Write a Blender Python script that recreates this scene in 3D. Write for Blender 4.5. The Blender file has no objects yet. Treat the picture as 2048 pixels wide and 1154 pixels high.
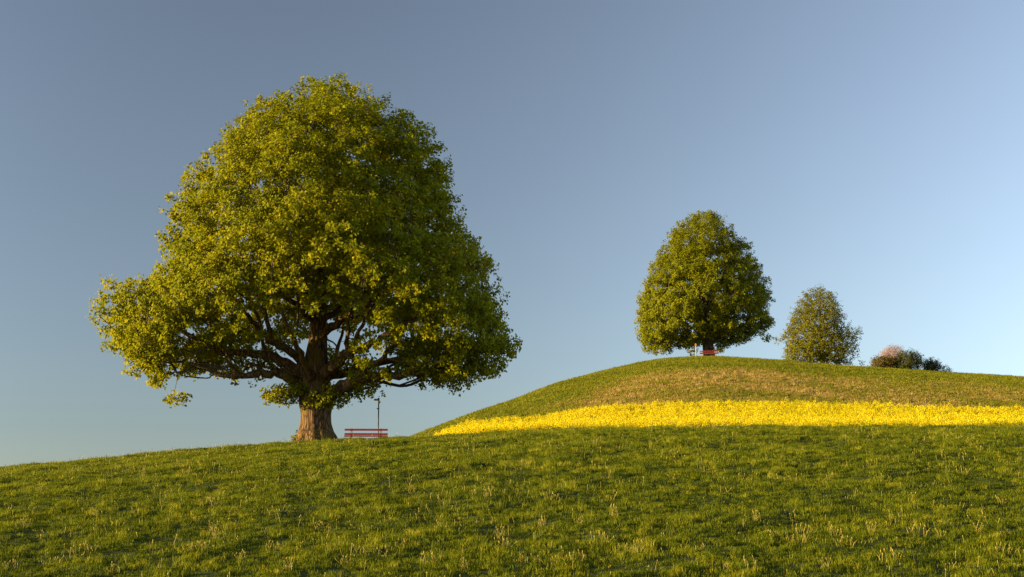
import bpy, math, random
import numpy as np
from mathutils import Vector, Matrix

# ------------------------------------------------------------------ camera, sky, sun
F = 2844.0                                  # focal length in photograph pixels (2048 wide) = 50 mm
PITCH = math.atan(483.0 / F)
CAMZ = 1.7
scene = bpy.context.scene
col = scene.collection
cam_d = bpy.data.cameras.new('camera'); cam = bpy.data.objects.new('camera', cam_d); col.objects.link(cam)
cam_d.sensor_width = 36.0; cam_d.lens = 36.0 * F / 2048.0; cam_d.clip_end = 8000; cam_d.clip_start = 0.1
cam.location = (0, 0, CAMZ); cam.rotation_euler = (math.pi / 2 + PITCH, 0, 0)
scene.camera = cam

SUN_AZ = math.radians(-104)                 # from +Y (view direction), clockwise positive
SUN_EL = math.radians(9)
world = bpy.data.worlds.new('World'); scene.world = world; world.use_nodes = True
wn = world.node_tree.nodes; wl = world.node_tree.links
sky = wn.new('ShaderNodeTexSky'); sky.sky_type = 'NISHITA'; sky.sun_disc = False
sky.sun_elevation = SUN_EL; sky.sun_rotation = SUN_AZ
sky.air_density = 1.0; sky.dust_density = 0.3; sky.ozone_density = 3.0; sky.altitude = 600
# polarising filter on the lens: skylight is polarised most at 90 degrees from the sun, and darkened there
POL = 0.70
Sv = (math.sin(SUN_AZ) * math.cos(SUN_EL), math.cos(SUN_AZ) * math.cos(SUN_EL), math.sin(SUN_EL))
wc = wn.new('ShaderNodeTexCoord'); dt = wn.new('ShaderNodeVectorMath'); dt.operation = 'DOT_PRODUCT'; dt.inputs[1].default_value = Sv
wl.new(wc.outputs['Generated'], dt.inputs[0])
def wmath(op, a, b):
    q = wn.new('ShaderNodeMath'); q.operation = op
    for i, v in enumerate((a, b)):
        if isinstance(v, (int, float)): q.inputs[i].default_value = v
        else: wl.new(v, q.inputs[i])
    return q.outputs[0]
c2 = wmath('MULTIPLY', dt.outputs['Value'], dt.outputs['Value'])
pol = wmath('SUBTRACT', 1.0, wmath('MULTIPLY', POL, wmath('DIVIDE', wmath('SUBTRACT', 1.0, c2), wmath('ADD', 1.0, c2))))
vm = wn.new('ShaderNodeVectorMath'); vm.operation = 'SCALE'; wl.new(sky.outputs[0], vm.inputs[0]); wl.new(pol, vm.inputs['Scale'])
hz = wn.new('ShaderNodeHueSaturation'); hz.inputs['Saturation'].default_value = 0.66     # milky spring air
wl.new(vm.outputs[0], hz.inputs['Color']); wl.new(hz.outputs[0], wn['Background'].inputs[0]); wn['Background'].inputs[1].default_value = 0.15

sun_d = bpy.data.lights.new('sun', 'SUN'); sun = bpy.data.objects.new('sun', sun_d); col.objects.link(sun)
sun_d.energy = 4.6; sun_d.angle = math.radians(0.5); sun_d.color = (1.0, 0.74, 0.36)
S = Vector((math.sin(SUN_AZ) * math.cos(SUN_EL), math.cos(SUN_AZ) * math.cos(SUN_EL), math.sin(SUN_EL)))
sun.rotation_euler = S.to_track_quat('Z', 'Y').to_euler(); sun.location = S * 60

scene.render.engine = 'CYCLES'
vs = scene.view_settings
vs.view_transform = 'Standard'; vs.look = 'None'; vs.exposure = 1.53; vs.gamma = 1.0; vs.use_curve_mapping = False

# ------------------------------------------------------------------ helpers
rng = np.random.default_rng(7)
random.seed(7)
CP, SP = math.cos(PITCH), math.sin(PITCH)

def ue(x, y):
    """photograph pixel -> (X/Y, Z/Y) of its ray"""
    x = np.asarray(x, float); y = np.asarray(y, float)
    a = (x - 1024.0) / F; b = (577.0 - y) / F
    fy = CP - b * SP; fz = SP + b * CP
    return a / fy, fz / fy

def px(X, Y, Z):
    Z = Z - CAMZ
    d = Y * CP + Z * SP
    return 1024 + F * X / d, 577 - F * (Z * CP - Y * SP) / d

def P(x, y, Y):
    u, e = ue(x, y)
    return np.stack([u * Y, np.broadcast_to(np.asarray(Y, float), np.shape(u)), e * Y + CAMZ], -1)

def hash3(ix, iy, iz):
    h = (ix * 374761393 + iy * 668265263 + iz * 2147483647) & 0xffffffff
    h = ((h ^ (h >> 13)) * 1274126177) & 0xffffffff
    return ((h ^ (h >> 16)) & 0xffff) / 65535.0

def vnoise(p, seed=0):
    """smooth value noise in -1..1, p (n,2) or (n,3)"""
    p = np.asarray(p, float)
    if p.shape[1] == 2: p = np.column_stack([p, np.zeros(len(p))])
    i = np.floor(p).astype(np.int64); f = p - i; f = f * f * (3 - 2 * f)
    r = 0
    for dx in (0, 1):
        wx = f[:, 0] if dx else 1 - f[:, 0]
        for dy in (0, 1):
            wy = f[:, 1] if dy else 1 - f[:, 1]
            for dz in (0, 1):
                wz = f[:, 2] if dz else 1 - f[:, 2]
                r = r + wx * wy * wz * hash3(i[:, 0] + dx, i[:, 1] + dy, i[:, 2] + dz + seed * 101)
    return r * 2 - 1

def fbm(p, seed=0, o=3):
    r = 0; a = 1.0; p = np.asarray(p, float)
    for k in range(o):
        r = r + a * vnoise(p * 2.03 ** k, seed + k); a *= 0.5
    return r

def sstep(a, b, x):
    t = np.clip((np.asarray(x, float) - a) / (b - a), 0, 1); return t * t * (3 - 2 * t)

def mesh_arrays(name, verts, faces, attrs=None, smooth=False, mats=None, mat_idx=None):
    """fast mesh from arrays; faces (n,k)"""
    me = bpy.data.meshes.new(name)
    verts = np.asarray(verts, np.float32); faces = np.asarray(faces, np.int32)
    n, k = faces.shape
    me.vertices.add(len(verts)); me.vertices.foreach_set('co', verts.ravel())
    me.loops.add(n * k); me.loops.foreach_set('vertex_index', faces.ravel())
    me.polygons.add(n); me.polygons.foreach_set('loop_start', np.arange(0, n * k, k, dtype=np.int32))
    me.polygons.foreach_set('use_smooth', np.full(n, smooth))
    for m in (mats or []): me.materials.append(m)
    if mat_idx is not None: me.polygons.foreach_set('material_index', np.asarray(mat_idx, np.int32))
    me.update(calc_edges=True)
    for an, (typ, dom, dat) in (attrs or {}).items():
        a = me.attributes.new(an, typ, dom)
        a.data.foreach_set({'FLOAT': 'value', 'FLOAT_VECTOR': 'vector', 'FLOAT_COLOR': 'color', 'INT': 'value'}[typ], np.asarray(dat, np.int32 if typ == 'INT' else np.float32).ravel())
    return me

def link(name, me, parent=None):
    o = bpy.data.objects.new(name, me); col.objects.link(o)
    if parent is not None: o.parent = parent
    return o

def tag(o, label=None, cat=None, group=None, kind=None):
    if label: o['label'] = label
    if cat: o['category'] = cat
    if group: o['group'] = group
    if kind: o['kind'] = kind
    return o

def empty(name, loc):
    o = bpy.data.objects.new(name, None); col.objects.link(o); o.location = loc; o.empty_display_size = 0.3
    return o

# ------------------------------------------------------------------ materials
def new_mat(name):
    m = bpy.data.materials.new(name); m.use_nodes = True
    nt = m.node_tree; b = nt.nodes['Principled BSDF']
    return m, nt, b

def N(nt, typ, **kw):
    n = nt.nodes.new(typ)
    for k, v in kw.items(): setattr(n, k, v)
    return n

def ramp(nt, stops):
    r = nt.nodes.new('ShaderNodeValToRGB'); e = r.color_ramp.elements
    while len(e) > 1: e.remove(e[-1])
    e[0].position = stops[0][0]; e[0].color = (*stops[0][1], 1)
    for p, c in stops[1:]:
        x = e.new(p); x.color = (*c, 1)
    return r

def leafy(name, stops, trans=0.35, rough=0.55, attr_type='GEOMETRY', gain=1.0):
    """thin foliage: colour from the per-leaf 'tint' value, part of the light passes through"""
    m, nt, b = new_mat(name)
    a = N(nt, 'ShaderNodeAttribute', attribute_name='tint', attribute_type=attr_type)
    r = ramp(nt, stops); nt.links.new(a.outputs['Fac'], r.inputs[0])
    nt.links.new(r.outputs[0], b.inputs['Base Color'])
    b.inputs['Roughness'].default_value = rough
    b.inputs['Specular IOR Level'].default_value = 0.08
    t = N(nt, 'ShaderNodeBsdfTranslucent'); g = N(nt, 'ShaderNodeMix', data_type='RGBA', blend_type='MULTIPLY')
    g.inputs[0].default_value = 1.0
    nt.links.new(r.outputs[0], g.inputs[6]); g.inputs[7].default_value = (1.25, 1.15, 0.6, 1)
    nt.links.new(g.outputs[2], t.inputs[0])
    mx = N(nt, 'ShaderNodeMixShader'); mx.inputs[0].default_value = trans
    nt.links.new(b.outputs[0], mx.inputs[1]); nt.links.new(t.outputs[0], mx.inputs[2])
    nt.links.new(mx.outputs[0], nt.nodes['Material Output'].inputs[0])
    return m

def simple(name, c, rough=0.6, noise=0.0, scale=20, bump=0.0, metal=0.0):
    m, nt, b = new_mat(name)
    b.inputs['Roughness'].default_value = rough; b.inputs['Metallic'].default_value = metal
    tc = N(nt, 'ShaderNodeTexCoord'); nz = N(nt, 'ShaderNodeTexNoise'); nz.inputs['Scale'].default_value = scale; nz.inputs['Detail'].default_value = 5
    nt.links.new(tc.outputs['Object'], nz.inputs['Vector'])
    r = ramp(nt, [(0.3, tuple(x * (1 - noise) for x in c)), (0.7, tuple(min(1, x * (1 + noise)) for x in c))])
    nt.links.new(nz.outputs[0], r.inputs[0]); nt.links.new(r.outputs[0], b.inputs['Base Color'])
    if bump:
        bp = N(nt, 'ShaderNodeBump'); bp.inputs['Strength'].default_value = bump; bp.inputs['Distance'].default_value = 0.02
        nt.links.new(nz.outputs[0], bp.inputs['Height']); nt.links.new(bp.outputs[0], b.inputs['Normal'])
    return m

def bark_mat(name, dark, light, moss):
    m, nt, b = new_mat(name)
    b.inputs['Roughness'].default_value = 0.9; b.inputs['Specular IOR Level'].default_value = 0.15
    tc = N(nt, 'ShaderNodeTexCoord'); mp = N(nt, 'ShaderNodeMapping'); mp.inputs['Scale'].default_value = (5, 5, 0.9)
    nt.links.new(tc.outputs['Object'], mp.inputs[0])
    v = N(nt, 'ShaderNodeTexVoronoi', feature='DISTANCE_TO_EDGE'); v.inputs['Scale'].default_value = 1.6
    nz = N(nt, 'ShaderNodeTexNoise'); nz.inputs['Scale'].default_value = 1.7; nz.inputs['Detail'].default_value = 7
    nt.links.new(mp.outputs[0], nz.inputs['Vector'])
    ad = N(nt, 'ShaderNodeVectorMath', operation='ADD'); sc = N(nt, 'ShaderNodeVectorMath', operation='SCALE'); sc.inputs['Scale'].default_value = 0.7
    nt.links.new(nz.outputs['Color'], sc.inputs[0]); nt.links.new(mp.outputs[0], ad.inputs[0]); nt.links.new(sc.outputs[0], ad.inputs[1])
    nt.links.new(ad.outputs[0], v.inputs['Vector'])
    r = ramp(nt, [(0.0, dark), (0.25, light), (1.0, tuple(x * 1.2 for x in light))]); nt.links.new(v.outputs['Distance'], r.inputs[0])
    n2 = N(nt, 'ShaderNodeTexNoise'); n2.inputs['Scale'].default_value = 1.1; n2.inputs['Detail'].default_value = 6
    nt.links.new(tc.outputs['Object'], n2.inputs['Vector'])
    r2 = ramp(nt, [(0.52, (0, 0, 0)), (0.68, (1, 1, 1))]); nt.links.new(n2.outputs[0], r2.inputs[0])
    mx = N(nt, 'ShaderNodeMix', data_type='RGBA'); nt.links.new(r2.outputs[0], mx.inputs[0])
    nt.links.new(r.outputs[0], mx.inputs[6]); mx.inputs[7].default_value = (*moss, 1)
    nt.links.new(mx.outputs[2], b.inputs['Base Color'])
    bp = N(nt, 'ShaderNodeBump'); bp.inputs['Strength'].default_value = 0.9; bp.inputs['Distance'].default_value = 0.05
    sm = N(nt, 'ShaderNodeMath', operation='MINIMUM'); sm.inputs[1].default_value = 0.3
    nt.links.new(v.outputs['Distance'], sm.inputs[0]); nt.links.new(sm.outputs[0], bp.inputs['Height'])
    nt.links.new(bp.outputs[0], b.inputs['Normal'])
    return m

M = {}
M['leaf1'] = leafy('linden_leaf', [(0.0, (0.135, 0.158, 0.004)), (0.5, (0.235, 0.250, 0.007)), (1.0, (0.400, 0.365, 0.012))], 0.50)
M['leaf2'] = leafy('linden_leaf_hill', [(0.0, (0.125, 0.148, 0.004)), (0.5, (0.215, 0.230, 0.007)), (1.0, (0.310, 0.300, 0.011))], 0.48)
M['leaf3'] = leafy('young_leaf', [(0.0, (0.125, 0.135, 0.008)), (0.5, (0.20, 0.195, 0.011)), (1.0, (0.27, 0.245, 0.016))], 0.45)
M['bush_dark'] = leafy('shrub_leaf_dark', [(0.0, (0.035, 0.045, 0.009)), (0.5, (0.06, 0.072, 0.012)), (1.0, (0.11, 0.115, 0.016))], 0.25)
M['bush_olive'] = leafy('shrub_leaf_olive', [(0.0, (0.08, 0.07, 0.012)), (0.5, (0.15, 0.115, 0.018)), (1.0, (0.22, 0.16, 0.025))], 0.3)
M['bush_pink'] = leafy('shrub_blossom', [(0.0, (0.30, 0.19, 0.15)), (0.5, (0.46, 0.31, 0.26)), (1.0, (0.62, 0.46, 0.40))], 0.3)
M['grass'] = leafy('meadow_blade', [(0.0, (0.046, 0.066, 0.004)), (0.35, (0.112, 0.142, 0.005)), (0.7, (0.195, 0.215, 0.008)), (1.0, (0.36, 0.32, 0.02))], 0.40, 0.5, 'INSTANCER')
M['hill_grass'] = leafy('hill_blade', [(0.0, (0.095, 0.110, 0.006)), (0.35, (0.200, 0.210, 0.010)), (0.5, (0.24, 0.215, 0.018)), (0.75, (0.32, 0.22, 0.055)), (1.0, (0.48, 0.33, 0.11))], 0.3, 0.6, 'INSTANCER')
M['rape_leaf'] = leafy('rape_leaf', [(0.0, (0.06, 0.085, 0.012)), (1.0, (0.13, 0.15, 0.02))], 0.3, 0.55, 'INSTANCER')
M['rape_flower'] = leafy('rape_flower', [(0.0, (0.82, 0.64, 0.006)), (1.0, (0.90, 0.78, 0.012))], 0.4, 0.6, 'INSTANCER')
M['stalk'] = simple('dry_stalk', (0.25, 0.205, 0.016), 0.7, 0.25, 9)
M['seed'] = simple('seed_head', (0.33, 0.25, 0.035), 0.8, 0.2, 30)
M['weed'] = simple('weed_leaf', (0.11, 0.13, 0.025), 0.6, 0.3, 9)
M['bark1'] = bark_mat('linden_bark', (0.024, 0.014, 0.008), (0.20, 0.115, 0.045), (0.12, 0.085, 0.015))
M['bark2'] = bark_mat('hill_tree_bark', (0.03, 0.024, 0.018), (0.13, 0.10, 0.07), (0.09, 0.08, 0.03))
M['twig'] = simple('twig_bark', (0.085, 0.062, 0.040), 0.9, 0.35, 3)
M['twig_pink'] = simple('bare_twig', (0.30, 0.20, 0.15), 0.85, 0.3, 3)
M['red'] = simple('red_paint', (0.22, 0.016, 0.013), 0.45, 0.18, 6, 0.1)
M['concrete'] = simple('concrete', (0.30, 0.29, 0.27), 0.85, 0.2, 25, 0.2)
M['pole'] = simple('dark_steel', (0.045, 0.043, 0.04), 0.5, 0.2, 8, 0, 0.4)
M['pale_pole'] = simple('pale_wood', (0.42, 0.36, 0.27), 0.7, 0.2, 8)
M['sign'] = simple('yellow_sign', (0.55, 0.32, 0.03), 0.5, 0.12, 12)
M['sign2'] = simple('orange_sign', (0.62, 0.26, 0.03), 0.5, 0.12, 12)

# ------------------------------------------------------------------ ground shape
C1 = np.array([(-900, 1030), (-300, 966), (0, 941), (171, 924), (342, 906), (478, 897), (581, 889), (700, 882), (780, 880), (850, 877), (930, 873), (1000, 867), (1130, 861), (1300, 858), (1500, 856), (1700, 856), (2048, 857), (2500, 862), (3200, 880)], float)
FT = np.array([(500, 975), (700, 915), (800, 880), (885, 858), (914, 848), (966, 842), (1043, 839), (1088, 831), (1167, 817), (1245, 811), (1300, 808), (1420, 804), (1600, 805), (1800, 811), (2048, 819), (2500, 835), (3200, 870)], float)
C2 = np.array([(-900, 1200), (300, 1080), (500, 1010), (700, 930), (780, 895), (840, 870), (930, 833), (998, 812), (1065, 788), (1100, 772), (1155, 756), (1223, 740), (1300, 722), (1388, 714.5), (1442, 714.5), (1564, 722), (1700, 734), (1795, 738), (1891, 746), (2048, 755), (2500, 790), (3200, 850)], float)

def crest(tab, x):
    x = np.asarray(x, float)
    r = 0
    for k in (-30, -15, 0, 15, 30): r = r + np.interp(x + k, tab[:, 0], tab[:, 1])
    return r / 5

XG = np.linspace(-2500, 4500, 1401)
U_X, _ = ue(XG, np.full_like(XG, 860.0))
E1 = ue(XG, crest(C1, XG))[1]
E5 = ue(XG, crest(FT, XG) + 25)[1]
E2 = ue(XG, crest(C2, XG))[1]
YC2 = np.interp(XG, [700, 840, 1000, 1200, 1350], [128, 134, 150, 170, 178])
YC1 = 71.0

def ground_z(X, Y, bumps=True):
    X = np.asarray(X, float); Y = np.asarray(Y, float); sh = X.shape
    X = X.ravel(); Y = Y.ravel()
    u = X / np.maximum(Y, 22.0)
    e1 = np.interp(u, U_X, E1); e5 = np.interp(u, U_X, E5); e2 = np.interp(u, U_X, E2); yc2 = np.interp(u, U_X, YC2)
    eb = ue(1024, 1154)[1]
    o = np.ones_like(u)
    ky = [-400 * o, 0 * o, 16 * o, 32 * o, YC1 * o, 86 * o, 97 * o, 120 * o, yc2, yc2 + 90, 420 * o, 900 * o, 6000 * o]
    z4 = 97 * (np.minimum(e1, e5 + 0.004) - 0.007)
    z5 = 120 * e5
    z6 = yc2 * e2
    z3 = 86 * e1 - 1.0; z3 = np.minimum(z3, 0.5 * (z3 + z4))
    kz = [-4 * o, -1.7 * o, -2.3 * o, 32 * eb * o, YC1 * e1, z3, z4, z5, z6, z6 - 3.5, -25 * o, -45 * o, -60 * o]
    s45 = (z5 - z4) / 23; s56 = (z6 - z5) / (yc2 - 120)
    m5 = np.where(s56 > s45, np.clip(1.6 * s56 - 0.6 * e2, s45, 2.0 * np.abs(s56) + 0.02), s56 * 1.1)
    km = [0 * o, -0.02 * o, 0 * o, 0.19 * o, e1, (z4 - z3) / 11 * 0.5, 0.6 * s45, m5 * 0.85, e2, -0.2 * o, -0.05 * o, -0.01 * o, 0 * o]
    z = np.zeros_like(u); z[:] = np.nan
    for k in range(len(ky) - 1):
        h = ky[k + 1] - ky[k]; t = (Y - ky[k]) / h
        sel = (t >= 0) & (t <= 1)
        tt = t[sel]; hh = h[sel]
        z[sel] = ((2 * tt ** 3 - 3 * tt ** 2 + 1) * kz[k][sel] + (tt ** 3 - 2 * tt ** 2 + tt) * hh * km[k][sel]
                  + (-2 * tt ** 3 + 3 * tt ** 2) * kz[k + 1][sel] + (tt ** 3 - tt ** 2) * hh * km[k + 1][sel])
    z = np.nan_to_num(z, nan=-60.0)
    if bumps:
        p = np.column_stack([X, Y])
        near = 1 - sstep(80, 95, Y)
        b = 0.07 * fbm(p * np.array([0.62, 0.50]), 3, 2) + 0.055 * vnoise(p * np.array([1.3, 0.95]), 9) + 0.025 * vnoise(p * np.array([2.9, 2.2]), 13)
        b2 = 0.05 * fbm(p * 0.35, 5, 3)
        z = z + near * b + (1 - near) * b2 * (1 - sstep(250, 400, Y))
    return (z + CAMZ).reshape(sh)

def axis(segs):
    out = [segs[0][0]]
    for a, b, st in segs:
        n = max(1, int(round((b - a) / st))); out += list(a + (b - a) * (np.arange(1, n + 1) / n))
    return np.array(out)

xs = axis([(-6000, -800, 1300), (-800, -150, 65), (-150, -40, 5), (-40, -28, 0.6), (-28, 32, 0.24), (32, 85, 0.8), (85, 200, 6), (200, 800, 60), (800, 6000, 1300)])
ys = axis([(-400, -20, 40), (-20, 28, 2.0), (28, 90, 0.28), (90, 130, 0.7), (130, 200, 0.7), (200, 300, 5), (300, 900, 50), (900, 6000, 850)])
GX, GY = np.meshgrid(xs, ys)
GZ = ground_z(GX, GY)
nx, ny = len(xs), len(ys)
idx = np.arange(nx * ny).reshape(ny, nx)
faces = np.stack([idx[:-1, :-1], idx[:-1, 1:], idx[1:, 1:], idx[1:, :-1]], -1).reshape(-1, 4)

def hill_dry(X, Y, Z):
    """how dry (straw coloured) the upper field is, 0 green .. 1 straw"""
    x, y = px(X, Y, Z)
    n0 = fbm(np.column_stack([X, Y]) * 0.15, 17, 3)
    left = sstep(1140, 1300, x + (y - 760) * 1.4 + 30 * n0)
    # mowing bands follow the slope
    band = y - crest(C2, x)
    p = np.column_stack([x * 0.006, band * 0.085])
    n = fbm(p, 21, 3)
    w = left * sstep(14, 34, band - 6 * vnoise(np.column_stack([x * 0.01, x * 0]), 4))
    right = 1 - 0.35 * sstep(1500, 1950, x)
    return np.clip(w * right * (0.80 + 0.42 * n), 0, 1)

gx, gy, gz = GX.ravel(), GY.ravel(), GZ.ravel()
p2 = np.column_stack([gx, gy])
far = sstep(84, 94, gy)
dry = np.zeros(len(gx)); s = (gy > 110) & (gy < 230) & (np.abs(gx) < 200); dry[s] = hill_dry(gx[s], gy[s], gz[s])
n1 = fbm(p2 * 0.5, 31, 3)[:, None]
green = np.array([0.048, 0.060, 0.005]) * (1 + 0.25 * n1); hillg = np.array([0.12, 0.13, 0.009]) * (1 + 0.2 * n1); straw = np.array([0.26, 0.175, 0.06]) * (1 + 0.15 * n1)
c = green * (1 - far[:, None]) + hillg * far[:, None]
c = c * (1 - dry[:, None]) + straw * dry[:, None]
c = np.column_stack([np.clip(c, 0.01, 1), np.ones(len(c))])
mg, nt, b = new_mat('soil_and_turf')
at = N(nt, 'ShaderNodeAttribute', attribute_name='turf'); nz = N(nt, 'ShaderNodeTexNoise'); nz.inputs['Scale'].default_value = 6; nz.inputs['Detail'].default_value = 8
tc = N(nt, 'ShaderNodeTexCoord'); nt.links.new(tc.outputs['Object'], nz.inputs['Vector'])
r = ramp(nt, [(0.3, (0.55, 0.55, 0.55)), (0.7, (1.35, 1.35, 1.25))]); nt.links.new(nz.outputs[0], r.inputs[0])
mx = N(nt, 'ShaderNodeMix', data_type='RGBA', blend_type='MULTIPLY'); mx.inputs[0].default_value = 1
nt.links.new(at.outputs['Color'], mx.inputs[6]); nt.links.new(r.outputs[0], mx.inputs[7]); nt.links.new(mx.outputs[2], b.inputs['Base Color'])
b.inputs['Roughness'].default_value = 0.95; b.inputs['Specular IOR Level'].default_value = 0.1
bp = N(nt, 'ShaderNodeBump'); bp.inputs['Strength'].default_value = 0.6; bp.inputs['Distance'].default_value = 0.08
nt.links.new(nz.outputs[0], bp.inputs['Height']); nt.links.new(bp.outputs[0], b.inputs['Normal'])
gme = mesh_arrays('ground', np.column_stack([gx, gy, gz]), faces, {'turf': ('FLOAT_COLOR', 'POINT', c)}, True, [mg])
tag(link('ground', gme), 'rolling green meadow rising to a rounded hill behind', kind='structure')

# ------------------------------------------------------------------ instanced ground cover
def scatter(name, pts, rot, scl, tint, variants, vidx):
    """one object: points carrying rotation, scale, tint; geometry nodes put a small mesh on each"""
    n = len(pts)
    me = bpy.data.meshes.new(name); me.vertices.add(n); me.vertices.foreach_set('co', np.asarray(pts, np.float32).ravel())
    for an, typ, dat in (('rot', 'FLOAT_VECTOR', rot), ('scl', 'FLOAT_VECTOR', scl), ('tint', 'FLOAT', tint), ('kindno', 'INT', vidx)):
        a = me.attributes.new(an, typ, 'POINT')
        a.data.foreach_set('vector' if typ == 'FLOAT_VECTOR' else 'value', np.asarray(dat, np.int32 if typ == 'INT' else np.float32).ravel())
    o = link(name, me)
    ng = bpy.data.node_groups.new(name, 'GeometryNodeTree')
    ng.interface.new_socket('Geometry', in_out='INPUT', socket_type='NodeSocketGeometry')
    ng.interface.new_socket('Geometry', in_out='OUTPUT', socket_type='NodeSocketGeometry')
    gi = ng.nodes.new('NodeGroupInput'); go = ng.nodes.new('NodeGroupOutput')
    j = ng.nodes.new('GeometryNodeGeometryToInstance')
    for vm in reversed(variants):              # a multi-input socket lists its last link first
        src = bpy.data.objects.new(vm.name, vm)
        oi = ng.nodes.new('GeometryNodeObjectInfo'); oi.inputs['Object'].default_value = src; oi.inputs['As Instance'].default_value = False
        ng.links.new(oi.outputs['Geometry'], j.inputs[0])
    ip = ng.nodes.new('GeometryNodeInstanceOnPoints'); ip.inputs['Pick Instance'].default_value = True
    def na(nm, dt):
        q = ng.nodes.new('GeometryNodeInputNamedAttribute'); q.data_type = dt; q.inputs['Name'].default_value = nm; return q
    q = na('rot', 'FLOAT_VECTOR'); ng.links.new(q.outputs[0], ip.inputs['Rotation'])
    q = na('scl', 'FLOAT_VECTOR'); ng.links.new(q.outputs[0], ip.inputs['Scale'])
    q = na('kindno', 'INT'); ng.links.new(q.outputs[0], ip.inputs['Instance Index'])
    ng.links.new(gi.outputs[0], ip.inputs['Points']); ng.links.new(j.outputs[0], ip.inputs['Instance'])
    ng.links.new(ip.outputs[0], go.inputs[0])
    md = o.modifiers.new('scatter', 'NODES'); md.node_group = ng
    return o

def blades(name, n, rad, h0, h1, w, lean, mat, seed):
    g = np.random.default_rng(seed); V = []; Fc = []
    for i in range(n):
        a = g.uniform(0, 2 * math.pi); r = rad * math.sqrt(g.uniform()); bx, by = r * math.cos(a), r * math.sin(a)
        t = g.uniform(0, 2 * math.pi); h = g.uniform(h0, h1); L = lean * g.uniform(0.3, 1.2) * h; d = g.uniform(0, 2 * math.pi)
        wx, wy = math.cos(t) * w / 2, math.sin(t) * w / 2; lx, ly = math.cos(d) * L, math.sin(d) * L
        k = len(V)
        V += [(bx - wx, by - wy, -0.03), (bx + wx, by + wy, -0.03), (bx + lx * .35 + wx * .8, by + ly * .35 + wy * .8, h * .6), (bx + lx * .35 - wx * .8, by + ly * .35 - wy * .8, h * .6), (bx + lx, by + ly, h)]
        Fc += [(k, k + 1, k + 2), (k, k + 2, k + 3), (k + 3, k + 2, k + 4)]
    return mesh_arrays(name, V, Fc, None, False, [mat])

tufts = [blades('grass_tuft', 26, 0.14, 0.03, 0.10, 0.013, 0.9, M['grass'], 40 + k) for k in range(5)]
def loose_stalks(seed):
    g = np.random.default_rng(seed); V, Fc = [], []
    for k in range(g.integers(2, 6)):
        q = g.normal(0, 0.07, 2); h = g.uniform(0.10, 0.24); l = g.normal(0, 0.03, 2); w = 0.0045
        for (z0, z1, w0, w1) in ((-0.03, h, w, w * .7), (h, h + 0.03, w * 2.2, w * 1.2)):
            t = g.uniform(0, 3.14); d = np.array([math.cos(t), math.sin(t), 0]); a = np.array([q[0], q[1], z0]) + np.array([l[0], l[1], 0]) * max(z0, 0) / h; b_ = np.array([q[0] + l[0], q[1] + l[1], z1]); k0 = len(V)
            V += [a - d * w0, a + d * w0, b_ + d * w1, b_ - d * w1]; Fc += [(k0, k0 + 1, k0 + 2), (k0, k0 + 2, k0 + 3)]
    return mesh_arrays('loose_stalks', np.array(V), Fc, None, False, [M['stalk']])
tufts += [loose_stalks(140 + k) for k in range(3)]
# meadow in front, out to just past its crest
n = 200000
Yr = np.sqrt(rng.uniform(27.0 ** 2, 96.0 ** 2, n)); xr = rng.uniform(-650, 2700, n)
Xr = ue(xr, np.full(n, 950.0))[0] * Yr
pp = np.column_stack([Xr, Yr]); Zr = ground_z(Xr, Yr)
patch = fbm(pp * np.array([0.8, 0.6]), 61, 3); fine = fbm(pp * np.array([2.2, 1.8]), 66, 2)
tint = np.clip(0.40 + 0.16 * patch + 0.17 * fine + 0.21 * rng.standard_normal(n), 0, 0.95)
hs = np.clip(1.0 + 0.35 * patch + 0.40 * fine + 0.2 * rng.standard_normal(n), 0.35, 2.3)
hs = np.where(rng.uniform(size=n) < 0.012, hs * 2.0, hs)
vi = rng.integers(0, 5, n); gold = rng.uniform(size=n) < 0.045 * np.clip(0.5 + 0.9 * fbm(pp * 0.45, 68, 2), 0.05, 2); vi = np.where(gold, rng.integers(5, 8, n), vi); hs = np.where(gold, rng.uniform(0.6, 1.15, n), hs)
scl = np.column_stack([np.full(n, 1.0), np.full(n, 1.0), hs]) * rng.uniform(0.85, 1.2, (n, 1))
rot = np.column_stack([0.14 * rng.standard_normal(n), 0.14 * rng.standard_normal(n), rng.uniform(0, 6.28, n)])
tag(scatter('meadow_grass', np.column_stack([Xr, Yr, Zr]), rot, scl, tint, tufts, vi), 'short green grass covering the meadow slope in front', 'grass', kind='stuff')

# the hill behind
tufts2 = [blades('hill_tuft', 22, 0.30, 0.05, 0.16, 0.030, 0.9, M['hill_grass'], 80 + k) for k in range(4)]
n = 110000
Yr = np.sqrt(rng.uniform(94.0 ** 2, 192.0 ** 2, n)); xr = rng.uniform(640, 2750, n)
Xr = ue(xr, np.full(n, 800.0))[0] * Yr; Zr = ground_z(Xr, Yr); pp = np.column_stack([Xr, Yr])
dr = hill_dry(Xr, Yr, Zr)
tint = np.clip(0.27 + 0.12 * fbm(pp * 0.35, 71, 3) + 0.50 * dr + (0.12 + 0.15 * dr) * rng.standard_normal(n), 0, 1)
hs = np.clip(1.0 + 0.3 * rng.standard_normal(n), 0.4, 2)
scl = np.column_stack([np.ones(n), np.ones(n), hs]) * rng.uniform(0.85, 1.3, (n, 1))
rot = np.column_stack([0.12 * rng.standard_normal(n), 0.12 * rng.standard_normal(n), rng.uniform(0, 6.28, n)])
tag(scatter('hill_grass', np.column_stack([Xr, Yr, Zr]), rot, scl, tint, tufts2, rng.integers(0, 4, n)), 'green and straw coloured grass on the hill behind', 'grass', kind='stuff')

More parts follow.
